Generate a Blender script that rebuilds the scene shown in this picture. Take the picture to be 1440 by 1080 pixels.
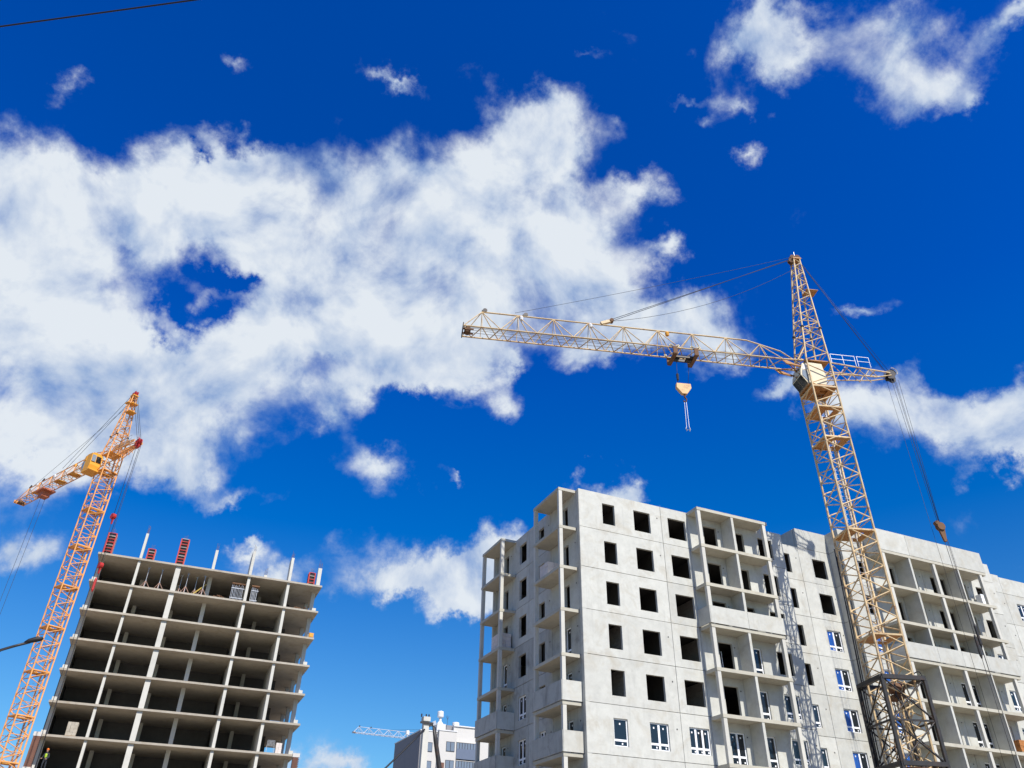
import bpy, bmesh, math, random
from mathutils import Vector, Matrix, Quaternion
R = math.radians
random.seed(7)
scene = bpy.context.scene
col = scene.collection
for o in list(bpy.data.objects): bpy.data.objects.remove(o)

# ------------------------------------------------------------------ camera
EYE = 1.6
YAW, PITCH, ROLL, FPX = 0.41562614, 0.60092962, 0.01969753, 1097.87
Fv = Vector((math.sin(YAW)*math.cos(PITCH), math.cos(YAW)*math.cos(PITCH), math.sin(PITCH)))
Rv = Vector((math.cos(YAW), -math.sin(YAW), 0)); Uv = Rv.cross(Fv)
Rr = Rv*math.cos(ROLL)+Uv*math.sin(ROLL); Ur = Uv*math.cos(ROLL)-Rv*math.sin(ROLL)
cd = bpy.data.cameras.new('camera'); cam = bpy.data.objects.new('camera', cd); col.objects.link(cam)
M = Matrix((Rr, Ur, -Fv)).transposed().to_4x4(); M.translation = (0, 0, EYE); cam.matrix_world = M
cd.sensor_fit = 'HORIZONTAL'; cd.sensor_width = 36; cd.lens = 36*FPX/1440; cd.clip_end = 6000; cd.clip_start = .1
scene.camera = cam
scene.render.resolution_x = 1024; scene.render.resolution_y = 768

# ------------------------------------------------------------------ sun, exposure
SUN = Vector((0.18, -1.0, 1.10)).normalized()
sd = bpy.data.lights.new('sun', 'SUN'); sd.energy = 4.6; sd.angle = R(.53); sd.color = (1, .955, .88)
so = bpy.data.objects.new('sun', sd); col.objects.link(so)
so.rotation_euler = (-SUN).to_track_quat('-Z', 'Y').to_euler(); so.location = (20, -60, 90)
vs = scene.view_settings; vs.view_transform = 'Standard'; vs.look = 'None'; vs.gamma = 1; vs.exposure = .45; vs.use_curve_mapping = False

# ------------------------------------------------------------------ world: Nishita sky with a broken cumulus layer
w = bpy.data.worlds.new('World'); scene.world = w; w.use_nodes = True
N = w.node_tree.nodes; L = w.node_tree.links; N.clear()
def nd(t, **k):
    n = N.new(t)
    for a, b in k.items(): setattr(n, a, b)
    return n
def mth(op, a, b=None, c=None, clamp=False):
    n = nd('ShaderNodeMath', operation=op, use_clamp=clamp)
    for i, v in enumerate((a, b, c)):
        if v is None: continue
        if isinstance(v, (int, float)): n.inputs[i].default_value = v
        else: L.new(v, n.inputs[i])
    return n.outputs[0]
tc = nd('ShaderNodeTexCoord'); DIR = tc.outputs['Generated']
sky = nd('ShaderNodeTexSky', sky_type='NISHITA', sun_disc=False)
sky.sun_elevation = math.asin(SUN.z); sky.sun_rotation = math.atan2(SUN.x, SUN.y)
sky.altitude = 300; sky.air_density = 1.0; sky.dust_density = .25; sky.ozone_density = 3.0
hs = nd('ShaderNodeHueSaturation')
sx = nd('ShaderNodeSeparateXYZ'); L.new(DIR, sx.inputs[0])
for inp, a, b, c, d in (('Saturation', .12, .7, 1.18, 1.42), ('Value', .1, .55, .082, .108)):
    q = nd('ShaderNodeMapRange'); L.new(sx.outputs[2], q.inputs[0])
    for i, t in enumerate((a, b, c, d)): q.inputs[i+1].default_value = t
    L.new(q.outputs[0], hs.inputs[inp])
tint = nd('ShaderNodeMix', data_type='RGBA', blend_type='MULTIPLY'); tint.inputs[0].default_value = 1
L.new(sky.outputs[0], tint.inputs[6]); 
tz = nd('ShaderNodeMapRange'); L.new(sx.outputs[2], tz.inputs[0]); tz.inputs[1].default_value = .1; tz.inputs[2].default_value = .6
tm = nd('ShaderNodeMix', data_type='RGBA'); L.new(tz.outputs[0], tm.inputs[0]); tm.inputs[6].default_value = (.74, .98, 1.08, 1); tm.inputs[7].default_value = (.86, .80, 1.18, 1)
L.new(tm.outputs[2], tint.inputs[7]); L.new(tint.outputs[2], hs.inputs['Color'])
def skydir(u, v): return (Rr*((u-720)/FPX)-Ur*((v-540)/FPX)+Fv).normalized()
# cumulus masses: bearing given by sighted position, semi-axes in the same units, tilt, weight
CL = [(85,262,190,100,0,1.2),(40,400,190,170,0,1.1),(150,540,190,120,10,.85),(265,610,105,80,0,.75),(50,640,120,60,0,.7),(235,300,120,60,10,.75),
 (480,320,150,120,0,1.0),(610,350,190,150,0,1.1),(720,270,110,120,0,.9),(755,180,65,75,0,.75),(800,330,95,120,20,.8),(500,440,160,80,0,1.0),(400,350,90,90,0,.75),
 (640,455,130,60,0,.75),(335,275,95,60,-20,.7),(345,215,110,38,0,.52),(300,515,80,50,0,.75),(370,480,80,50,0,.7),(870,400,95,60,20,.75),(950,450,115,45,10,.85),
 (1025,485,70,38,15,.6),(870,480,110,50,8,.75),(935,332,40,28,20,.75),(905,262,60,36,10,.55),(860,180,50,30,-20,.3),
 (1090,553,65,30,0,.75),(1215,560,110,55,5,.85),(1330,595,125,62,15,1.0),(1415,590,70,60,10,.8),(1420,655,70,30,10,.7),(1212,437,60,22,15,.55),
 (1120,62,110,60,-5,.5),(1275,70,100,78,25,.6),(1335,115,80,45,30,.58),(1385,140,35,28,30,.5),(1412,15,25,45,-30,.6),(1060,45,70,50,0,.55),(1055,140,60,26,-20,.44),(1062,215,34,26,30,.44),(1005,175,40,28,0,.4),(965,132,60,18,0,.36),
 (98,112,34,32,0,.36),(322,82,38,22,0,.36),(552,102,38,13,-20,.37),(835,92,40,16,0,.25),
 (620,520,105,36,5,.72),(700,575,45,60,30,.5),(550,650,85,40,10,.82),(655,660,34,14,0,.5),(465,605,60,40,20,.5),(520,545,80,30,10,.45),(420,560,70,50,0,.45),
 (335,705,90,24,0,.55),(340,755,36,16,0,.5),(270,660,110,40,0,.5),(385,790,100,34,0,.66),(30,770,75,50,0,.9),(730,512,28,18,0,.5),
 (615,812,100,48,-10,1.5),(690,780,70,50,-15,1.6),(705,830,60,48,0,1.3),(545,826,70,24,0,1.0),(650,868,60,20,0,.55),(850,690,75,34,12,.95),(905,690,40,20,25,.5),
 (470,1085,130,22,0,.5),(15,1070,70,40,0,.9),
 (272,450,26,66,28,-.66),(322,392,46,16,-18,-.5),(300,430,26,20,0,-.3),(245,492,26,36,30,-.55),(268,230,30,18,35,-.6),(250,205,18,16,0,-.3),(365,265,30,12,-20,-.25),(560,560,60,16,-12,-.2),(700,640,160,50,0,-.3),(783,312,14,12,0,-.5),(60,455,60,12,0,-.18)]
def noise(scale, detail, rough, vec, dist=0.0):
    n = nd('ShaderNodeTexNoise', noise_dimensions='3D'); n.inputs['Scale'].default_value = scale; n.inputs['Detail'].default_value = detail
    n.inputs['Roughness'].default_value = rough; n.inputs['Distortion'].default_value = dist
    L.new(vec, n.inputs['Vector']); return n
def rng(v, a, b, c=0.0, d=1.0, smooth=False):
    n = nd('ShaderNodeMapRange', interpolation_type='SMOOTHSTEP' if smooth else 'LINEAR'); L.new(v, n.inputs[0])
    for i, q in enumerate((a, b, c, d)): n.inputs[i+1].default_value = q
    return n.outputs[0]
def vmath(op, a, b):
    n = nd('ShaderNodeVectorMath', operation=op)
    for i, v in enumerate((a, b)):
        if hasattr(v, 'links'): L.new(v, n.inputs[i])
        else: n.inputs[i].default_value = v
    return n.outputs['Value'] if op == 'DOT_PRODUCT' else n.outputs[0]
wn = noise(9.5, 7, .62, DIR)
DW = vmath('ADD', DIR, vmath('MULTIPLY', vmath('SUBTRACT', wn.outputs['Color'], (.5, .5, .5)), (.15, .15, .15)))
acc = None
for (u, v, a, b, ang, wt) in CL:
    c = skydir(u, v)
    t1 = (skydir(u+4, v)-c).normalized(); t2 = c.cross(t1).normalized(); t1 = t2.cross(c)
    sc = FPX/c.dot(Fv)
    rm = Matrix((t1, t2, c)).transposed() @ Matrix.Rotation(R(-ang), 3, 'Z')
    m = nd('ShaderNodeMapping', vector_type='TEXTURE'); L.new(DW, m.inputs[0])
    m.inputs['Location'].default_value = c; m.inputs['Rotation'].default_value = rm.to_euler()
    m.inputs['Scale'].default_value = (1.72*a/sc, 1.72*b/sc, 1.0)
    g = nd('ShaderNodeTexGradient', gradient_type='QUADRATIC_SPHERE'); L.new(m.outputs[0], g.inputs[0])
    acc = mth('MULTIPLY_ADD', g.outputs['Fac'], wt*(1.6 if abs(wt) > .65 else 2.0), 0.0 if acc is None else acc)
acc = mth('MAXIMUM', mth('MINIMUM', acc, 1.15), 0.0)
big = noise(2.2, 3, .55, DIR).outputs['Fac']
away = rng(vmath('DOT_PRODUCT', DIR, tuple(Fv)), .74, .55, 0, 1, True)
gen = mth('MULTIPLY', mth('MULTIPLY_ADD', big, 6.0, -3.15, clamp=True), away)
mask = mth('ADD', acc, gen)
n1 = noise(8.0, 12, .595, DIR, .2).outputs['Fac']
f1 = rng(n1, .26, .74)
den = mth('ADD', mth('MULTIPLY', f1, 1.45), mth('MULTIPLY_ADD', mask, 1.32, -1.15))
al = rng(den, -.02, 1.12, 0, .97, True)
sh = vmath('ADD', DIR, tuple(SUN*.03+Vector((0, 0, .012))))
n3 = noise(8.0, 4, .58, sh, .2).outputs['Fac']
lit = mth('ADD', mth('MULTIPLY_ADD', mth('SUBTRACT', n1, n3), 2.8, .12), mth('MULTIPLY_ADD', big, 1.1, -.5))
lit = mth('ADD', lit, mth('MULTIPLY', den, .42), clamp=True)
cc = nd('ShaderNodeMix', data_type='RGBA'); L.new(lit, cc.inputs[0])
cc.inputs[6].default_value = (.21, .31, .50, 1); cc.inputs[7].default_value = (.58, .62, .66, 1)
mx = nd('ShaderNodeMix', data_type='RGBA'); L.new(al, mx.inputs[0]); L.new(hs.outputs[0], mx.inputs[6]); L.new(cc.outputs[2], mx.inputs[7])
bg = nd('ShaderNodeBackground'); L.new(mx.outputs[2], bg.inputs[0]); bg.inputs[1].default_value = 1.0
L.new(bg.outputs[0], nd('ShaderNodeOutputWorld').inputs[0])
w.cycles.sampling_method = 'MANUAL'; w.cycles.sample_map_resolution = 512

# ------------------------------------------------------------------ materials
def mat(name, base, rough=.8, metal=0, var=.06, stain=0, stain_col=None, scale=.35, bump=0, bscale=30, streak=0, spec=.4, rust=0, rust_col=(.16,.07,.03)):
    m = bpy.data.materials.new(name); m.use_nodes = True; t = m.node_tree; n = t.nodes; l = t.links
    b = n['Principled BSDF']; b.inputs['Roughness'].default_value = rough; b.inputs['Metallic'].default_value = metal
    b.inputs['Specular IOR Level'].default_value = spec
    geo = n.new('ShaderNodeNewGeometry'); oi = n.new('ShaderNodeObjectInfo')
    def mx(fac, a, c, mode='MIX'):
        k = n.new('ShaderNodeMix'); k.data_type = 'RGBA'; k.blend_type = mode
        for s, v in ((0, fac), (6, a), (7, c)):
            if hasattr(v, 'links'): l.new(v, k.inputs[s])
            elif s == 0: k.inputs[s].default_value = v
            else: k.inputs[s].default_value = (*v, 1) if len(v) == 3 else v
        return k.outputs[2]
    def ns(sc, det, vec=None, r=.6, dist=0):
        k = n.new('ShaderNodeTexNoise'); k.inputs['Scale'].default_value = sc; k.inputs['Detail'].default_value = det
        k.inputs['Roughness'].default_value = r; k.inputs['Distortion'].default_value = dist; l.new(vec or geo.outputs['Position'], k.inputs['Vector']); return k.outputs['Fac']
    def rng(v, a, c, d=0, e=1):
        k = n.new('ShaderNodeMapRange'); l.new(v, k.inputs[0])
        for i, q in enumerate((a, c, d, e)): k.inputs[i+1].default_value = q
        return k.outputs[0]
    cur = base
    f = rng(oi.outputs['Random'], 0, 1, -var, var)
    g = rng(ns(scale*6, 6), .25, .75, -var*1.2, var*1.2)
    ad = n.new('ShaderNodeMath'); l.new(f, ad.inputs[0]); l.new(g, ad.inputs[1])
    ad2 = n.new('ShaderNodeMath'); l.new(ad.outputs[0], ad2.inputs[0]); ad2.inputs[1].default_value = 1
    hv = n.new('ShaderNodeHueSaturation'); hv.inputs['Color'].default_value = (*base, 1); l.new(ad2.outputs[0], hv.inputs['Value'])
    cur = hv.outputs[0]
    if stain:
        cur = mx(rng(ns(scale*2.2, 8, r=.65, dist=.8), .5, .78, 0, stain), cur, stain_col or tuple(x*.6 for x in base))
        cur = mx(rng(ns(scale*9, 6, r=.7), .55, .8, 0, stain*.6), cur, tuple(x*.7 for x in base))
    if streak:
        mp = n.new('ShaderNodeMapping'); l.new(geo.outputs['Position'], mp.inputs[0]); mp.inputs['Scale'].default_value = (2.6, 2.6, .22)
        cur = mx(rng(ns(1.0, 5, mp.outputs[0], .6), .56, .8, 0, streak), cur, tuple(x*.55 for x in base))
    if rust:
        cur = mx(rng(ns(2.3, 8, r=.7), .52, .66, 0, rust), cur, rust_col)
    l.new(cur, b.inputs['Base Color'])
    if bump:
        bp = n.new('ShaderNodeBump'); bp.inputs['Strength'].default_value = bump; bp.inputs['Distance'].default_value = .02
        l.new(ns(bscale, 6), bp.inputs['Height']); l.new(bp.outputs[0], b.inputs['Normal'])
    return m
CON = mat('panel_concrete', (.48,.478,.43), .86, var=.085, stain=.8, stain_col=(.375,.335,.255), bump=.25, streak=.32)
CON2 = mat('slab_concrete', (.45,.425,.345), .88, var=.06, stain=.5, stain_col=(.27,.235,.18), bump=.25, streak=.1)
CON3 = mat('raw_concrete', (.40,.36,.29), .9, var=.08, stain=.65, stain_col=(.24,.19,.125), bump=.3)
CONW = mat('column_concrete', (.53,.515,.455), .88, var=.05, stain=.35, bump=.2, streak=.2)
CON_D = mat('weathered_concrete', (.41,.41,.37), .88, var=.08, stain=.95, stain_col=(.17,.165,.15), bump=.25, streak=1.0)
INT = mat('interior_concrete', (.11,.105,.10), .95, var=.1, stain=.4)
JOINT = mat('joint_mortar', (.10,.095,.09), .95)
PVC = mat('white_plastic', (.82,.83,.84), .35, var=.01)
GLASS = mat('window_glass', (.012,.016,.02), .06, var=.0, spec=.7)
BLUEP = mat('blue_pane', (.02,.085,.33), .12, var=.1, spec=.6)  # pane with a plain blue base colour, used in left sashes
PAPER = mat('white_sticker', (.8,.8,.8), .7)
BLOCK = mat('aerated_block', (.46,.44,.41), .95, var=.14)
FOAM = mat('pale_block_pack', (.62,.55,.50), .9, var=.06)
BRICK = mat('orange_brick', (.42,.17,.05), .9, var=.16)
DBRICK = mat('brown_brick', (.17,.085,.06), .9, var=.12)
WOOD = mat('pallet_wood', (.30,.21,.12), .9, var=.15)
CR1 = mat('weathered_cream_paint', (.60,.44,.235), .55, var=.17, rust=.85, rust_col=(.22,.085,.03), bump=.1, bscale=60)
CR1B = mat('rusty_ochre_paint', (.40,.19,.055), .65, var=.1, rust=.6, rust_col=(.14,.05,.02))
CR1C = mat('cab_cream_paint', (.64,.56,.38), .5, var=.05, stain=.35, stain_col=(.36,.26,.14), rust=.18)
CR2 = mat('orange_paint', (.74,.34,.10), .5, var=.12, rust=.5, rust_col=(.50,.16,.05))
CR2B = mat('deep_yellow_paint', (.72,.33,.03), .5, var=.06, rust=.15)
RED = mat('red_paint', (.40,.022,.016), .5, var=.08)
DARK = mat('dark_steel', (.035,.033,.032), .5, metal=.3, var=.2, rust=.25)
RUSTY = mat('rusty_brown_steel', (.13,.065,.03), .8, var=.2, rust=.6)
ROPE = mat('steel_rope', (.035,.033,.035), .6, metal=.4)
GALV = mat('galvanised_steel', (.45,.46,.47), .45, metal=.6, var=.1)
BLK = mat('black_cable', (.012,.012,.014), .6)
FWP = mat('formwork_plate', (.30,.29,.28), .7, var=.2, stain=.5)
FWD = mat('formwork_face', (.035,.03,.03), .8)
WHITE = mat('white_render_wall', (.56,.54,.50), .85, var=.02, stain=.12)
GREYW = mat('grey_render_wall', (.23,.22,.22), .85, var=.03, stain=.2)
BALC = mat('blue_grey_balcony', (.12,.15,.21), .5, var=.04)
TIN = mat('white_tin', (.66,.66,.65), .4, var=.02)
GROUND = mat('site_ground', (.27,.225,.165), .95, var=.08, stain=.5, scale=.05)
SKIN = mat('skin', (.45,.26,.18), .6); HELM = mat('orange_helmet', (.75,.16,.02), .4); VEST = mat('lime_vest', (.42,.62,.04), .7)
DCLOTH = mat('dark_clothes', (.025,.03,.04), .9)

# ------------------------------------------------------------------ helpers
def setp(o, label=None, cat=None, group=None, kind=None):
    if label: o['label'] = label
    if cat: o['category'] = cat
    if group: o['group'] = group
    if kind: o['kind'] = kind
    return o
def thing(name, label, cat, loc=(0,0,0), rz=0, group=None):
    o = bpy.data.objects.new(name, None); col.objects.link(o); o.location = loc; o.rotation_euler = (0, 0, rz); o.empty_display_size = .3
    return setp(o, label, cat, group)
def link(name, me, parent=None, m=None):
    o = bpy.data.objects.new(name, me); col.objects.link(o)
    if parent: o.parent = parent
    if m and not me.materials: me.materials.append(m)
    return o
class MB:
    def __init__(s): s.v = []; s.f = []
    def box(s, x0, x1, y0, y1, z0, z1, rot=None, org=(0,0,0)):
        i = len(s.v)
        p = [(x0,y0,z0),(x1,y0,z0),(x1,y1,z0),(x0,y1,z0),(x0,y0,z1),(x1,y0,z1),(x1,y1,z1),(x0,y1,z1)]
        if rot: p = [tuple(rot @ Vector(q)+Vector(org)) for q in p]
        s.v += p; s.f += [tuple(i+k for k in q) for q in ((0,3,2,1),(4,5,6,7),(0,1,5,4),(1,2,6,5),(2,3,7,6),(3,0,4,7))]; return s
    def prism(s, pts, a, b, axis='y'):
        i = len(s.v); n = len(pts)
        mk = {'y': lambda p, t: (p[0], t, p[1]), 'x': lambda p, t: (t, p[0], p[1]), 'z': lambda p, t: (p[0], p[1], t)}[axis]
        s.v += [mk(p, a) for p in pts]+[mk(p, b) for p in pts]
        s.f += [tuple(i+k for k in range(n)), tuple(i+n+k for k in reversed(range(n)))]
        s.f += [(i+k, i+n+k, i+n+(k+1) % n, i+(k+1) % n) for k in range(n)]; return s
    def tube(s, pts, r, n=6):
        pts = [Vector(p) for p in pts]; i0 = len(s.v)
        for k, p in enumerate(pts):
            d = (pts[min(k+1, len(pts)-1)]-pts[max(k-1, 0)]).normalized()
            a = d.orthogonal().normalized(); b = d.cross(a); rr = r[k] if isinstance(r, (list, tuple)) else r
            s.v += [tuple(p+(a*math.cos(t)+b*math.sin(t))*rr) for t in [2*math.pi*q/n for q in range(n)]]
        for k in range(len(pts)-1):
            for q in range(n):
                a = i0+k*n; s.f.append((a+q, a+(q+1) % n, a+n+(q+1) % n, a+n+q))
        s.f += [tuple(i0+q for q in reversed(range(n))), tuple(i0+(len(pts)-1)*n+q for q in range(n))]; return s
    def cyl(s, c, axis, r, h, n=14):
        d = Vector(axis).normalized(); c = Vector(c); return s.tube([c-d*h/2, c+d*h/2], r, n)
    def mesh(s, name, m, smooth=False):
        me = bpy.data.meshes.new(name); me.from_pydata(s.v, [], s.f); bm = bmesh.new(); bm.from_mesh(me)
        bmesh.ops.recalc_face_normals(bm, faces=bm.faces[:]); bm.to_mesh(me); bm.free(); me.materials.append(m)
        if smooth:
            for p in me.polygons: p.use_smooth = True
        me.update(); return me
    def build(s, name, m, parent=None, smooth=False): return link(name, s.mesh(name, m, smooth), parent)
_bx = {}
def box(name, x0, x1, y0, y1, z0, z1, m, parent):
    if m.name not in _bx: _bx[m.name] = MB().box(-.5,.5,-.5,.5,-.5,.5).mesh('box_'+m.name, m)
    o = link(name, _bx[m.name], parent); o.location = ((x0+x1)/2, (y0+y1)/2, (z0+z1)/2); o.scale = (x1-x0, y1-y0, z1-z0); return o
_mb = {}
def bar(name, p, q, r, m, parent, n=6):
    k = (m.name, n)
    if k not in _mb: _mb[k] = MB().tube([(0,0,-.5),(0,0,.5)], 1, n).mesh('bar_'+m.name, m, smooth=n > 4)
    p = Vector(p); q = Vector(q); o = link(name, _mb[k], parent); d = q-p
    o.location = (p+q)/2; o.rotation_mode = 'QUATERNION'; o.rotation_quaternion = d.to_track_quat('Z', 'Y'); o.scale = (r, r, d.length); return o
def rope(name, pts, r, m, parent, n=5): return MB().tube(pts, r, n).build(name, m, parent, True)
def sag(p, q, s, n=12):
    p = Vector(p); q = Vector(q); return [p.lerp(q, t)-Vector((0,0,s*4*t*(1-t))) for t in [k/n for k in range(n+1)]]

# ------------------------------------------------------------------ ground
g = MB().box(-900, 900, -700, 2500, -.5, 0).build('ground', GROUND); setp(g, kind='structure')

# ------------------------------------------------------------------ big panel building
X0, Y0, ZJ = 23.962, 42.604, 21.924+EYE
H = 2.8
PB = thing('panel_building', 'pale concrete panel apartment block with open balconies behind the cream crane', 'building', (X0, Y0, 0))
WT = .19
def panel_mesh(length, z0, z1, holes, gap=.016, t=WT, m=None):
    """wall panel in x-z, outer face at y=0, thickness to +y; holes = (x0,x1,z0,z1)"""
    xs = sorted({gap, length-gap} | {h[0] for h in holes} | {h[1] for h in holes})
    zs = sorted({z0+gap, z1-gap} | {h[2] for h in holes} | {h[3] for h in holes})
    xs = [x for x in xs if gap-1e-6 <= x <= length-gap+1e-6]; zs = [z for z in zs if z0+gap-1e-6 <= z <= z1-gap+1e-6]
    nx, nz = len(xs)-1, len(zs)-1
    def solid(i, j):
        if not (0 <= i < nx and 0 <= j < nz): return False
        cx, cz = (xs[i]+xs[i+1])/2, (zs[j]+zs[j+1])/2
        return not any(h[0] < cx < h[1] and h[2] < cz < h[3] for h in holes)
    mb = MB(); vid = {}
    def V(i, j, k):
        if (i, j, k) not in vid: vid[i, j, k] = len(mb.v); mb.v.append((xs[i], t*k, zs[j]))
        return vid[i, j, k]
    for i in range(nx):
        for j in range(nz):
            if not solid(i, j): continue
            mb.f.append((V(i,j,0),V(i+1,j,0),V(i+1,j+1,0),V(i,j+1,0))); mb.f.append((V(i,j,1),V(i,j+1,1),V(i+1,j+1,1),V(i+1,j,1)))
            if not solid(i-1, j): mb.f.append((V(i,j,0),V(i,j+1,0),V(i,j+1,1),V(i,j,1)))
            if not solid(i+1, j): mb.f.append((V(i+1,j,0),V(i+1,j,1),V(i+1,j+1,1),V(i+1,j+1,0)))
            if not solid(i, j-1): mb.f.append((V(i,j,0),V(i,j,1),V(i+1,j,1),V(i+1,j,0)))
            if not solid(i, j+1): mb.f.append((V(i,j+1,0),V(i+1,j+1,0),V(i+1,j+1,1),V(i,j+1,1)))
    return mb.mesh('wall_panel', m)
_win = {}
def window_mesh(wd, ht, sash, door=False):
    k = (round(wd, 2), round(ht, 2), sash, door)
    if k in _win: return _win[k]
    f = MB(); fr = .075; cs = [wd*i/sash for i in range(sash+1)]; tz = .36 if not door else .62
    f.box(0, fr, 0, .07, 0, ht); f.box(wd-fr, wd, 0, .07, 0, ht); f.box(fr, wd-fr, 0, .07, 0, fr); f.box(fr, wd-fr, 0, .07, ht-fr, ht)
    f.box(fr, wd-fr, 0.003, .067, tz-.06, tz+.06)
    for c in cs[1:-1]: f.box(c-.07, c+.07, -.002, .072, fr, ht-fr)
    panes = []
    for i in range(sash):
        a = cs[i]+(fr if i == 0 else .07); b = cs[i+1]-(fr if i == sash-1 else .07)
        panes += [(a, b, fr, tz-.06, i), (a, b, tz+.06, ht-fr, i)]
    _win[k] = (f.mesh('window_frame', PVC), panes, {}); return _win[k]
STK = MB().box(-.045,.045,-.004,0,-.05,.05).mesh('sticker', PAPER)
def window(par_local, wd, ht, sash, door=False, blue=False, yrec=.10, sticker=True):
    """par_local: 4x4 matrix of the panel frame -> placed at hole's lower-left"""
    me, panes, cache = window_mesh(wd, ht, sash, door)
    o = link('window', me, PB); o.matrix_local = par_local @ Matrix.Translation((0, yrec, 0))
    for n, (a, b, c, d, i) in enumerate(panes):
        key = (n, blue and i == 0)
        if key not in cache: cache[key] = MB().box(a+.002, b-.002, .03, .045, c+.002, d-.002).mesh('pane', BLUEP if (blue and i == 0) else GLASS)
        link('pane', cache[key], o)
        if sticker:
            s = link('sticker', STK, o); s.location = ((a+b)/2+(.12 if d-c < .5 else 0), .03, d-.2 if d-c > .5 else (c+d)/2)
def level(k): return ZJ-H*k          # floor level of storey k (k=0 is the top storey)
_pm = {}
def wall_run(origin, rz, segs, storeys, top_z=None, worn=99):
    """segs: list of (x0,x1,[openings]); opening=(x0,x1,z0,z1,kind) kind(storey)->None|(sash,door,blue)"""
    base = Matrix.Translation(origin) @ Matrix.Rotation(rz, 4, 'Z')
    for k in storeys:
        z0 = level(k); z1 = z0+H
        for (a, b, ops) in segs:
            zt = top_z if (k == 0 and top_z and not isinstance(top_z, dict)) else z1
            key = (round(b-a, 3), tuple((round(o[0]-a, 3), round(o[1]-a, 3), o[2], o[3]) for o in ops), round(zt-z0, 3), k >= worn)
            if key not in _pm: _pm[key] = panel_mesh(b-a, 0, zt-z0, [(o[0]-a, o[1]-a, o[2], o[3]) for o in ops], m=CON_D if k >= worn else CON)
            p = link('wall_panel', _pm[key], PB)
            p.matrix_local = base @ Matrix.Translation((a, random.uniform(-.006, .006), z0))
            for o in ops:
                if o[2] > .1:
                    sl = box('window_sill', 0, 1, 0, 1, 0, 1, CONW, PB); sl.matrix_local = base @ Matrix.Translation(((o[0]+o[1])/2, .08, z0+o[2]+.012)) @ Matrix.Diagonal((o[1]-o[0]-.01, .15, .02, 1))
                kd = o[4](k) if o[4] else None
                if kd: window(base @ Matrix.Translation((o[0], 0, z0+o[2])), o[1]-o[0], o[3]-o[2], kd[0], kd[1], kd[2])
            if random.random() < .9 and b-a > 1.8:
                vx = b-.34-(.3 if ops and ops[-1][1] > b-.5 else 0); 
                if not any(o[0]-.1 < vx < o[1]+.1 for o in ops):
                    v = link('vent_hole', VENT, PB); v.matrix_local = base @ Matrix.Translation((vx, -.004, z0+1.82))
VENT = MB().cyl((0,0,0), (0,1,0), .05, .02, 10).mesh('vent_hole', JOINT)
W0, W1 = .5, 2.05
win = lambda frm, s, d=False, b=False: (lambda k: (s, d, b) if k >= frm else None)
ST = range(0, 8)
# front wall, first wing
wall_run((0,0,0), 0, [
  (0, 6.67, [(1.85,2.83,W0,W1,win(5,1)), (4.38,5.73,W0,W1,win(5,2))]),
  (6.67, 8.93, [(7.24,8.74,W0,W1,win(5,3))]),
  (8.93, 11.98, [(10.3,11.47,.02,W1,win(5,2,True))]),
  (11.98, 17.6, [(13.22,13.9,.02,W1,lambda k: (1,True,False) if k >= 3 else None), (15.24,16.55,W0,W1,win(4,2))])], ST)
# set back wing
wall_run((0,1.36,0), 0, [
  (17.62, 20.42, [(18.35,19.45,W0,W1,win(4,2))]),
  (20.42, 23.65, [(21.72,23.06,W0,W1,win(2,2,False,True))])], ST)
# second wing front
wall_run((0,0,0), 0, [
  (23.65, 26.3, [(24.93,25.9,W0,W1,lambda k: (1,False,True) if k >= 2 else None)]),
  (26.3, 29.42, [(28.3,28.95,.02,W1,lambda k: (1,True,False) if k >= 5 else None)]),
  (29.42, 32.1, [(30.65,31.35,.02,W1,lambda k: (1,True,False) if k >= 4 else None)]),
  (32.1, 35.0, [(32.95,33.6,.02,W1,lambda k: (1,True,False) if k >= 3 else None), (34.1,34.7,.02,W1,lambda k: (1,True,False) if k >= 3 else None)]),
  (35.0, 37.7, [(36.4,37.1,.02,W1,lambda k: (1,True,False) if k >= 3 else None)]),
  (37.7, 40.8, [(38.28,39.6,W0,W1,lambda k: (2,False,False) if k in (2,3,4,5,6) else None)])], ST)
wall_run((0,1.36,0), 0, [(40.82, 43.82, [(41.4,42.3,W0,W1,None)]), (43.82, 48.6, [(45.1,46.4,W0,W1,win(0,2))]), (48.6, 53.4, [(49.8,51.1,W0,W1,win(0,2))])], ST)
# left gable: x runs from the back to the corner when looking at it
def LF(a, b): return (13.85-b, 13.85-a)
wall_run((0,13.85,0), -math.pi/2, [
  (*LF(10.8,13.85), [(*LF(11.57,12.35),.02,W1,lambda k: (1,True,False) if k >= 3 else None)]),
  (*LF(7.85,10.8), [(*LF(8.3,9.55),W0,W1,win(4,2))]),
  (*LF(4.2,7.85), [(*LF(5.3,6.2),W0,W1,win(5,2))]),
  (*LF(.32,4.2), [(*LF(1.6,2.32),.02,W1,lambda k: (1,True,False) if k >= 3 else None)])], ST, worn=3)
# return wall of the second wing
wall_run((23.65,1.66,0), -math.pi/2, [(.0,1.36,[])], ST)
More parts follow.
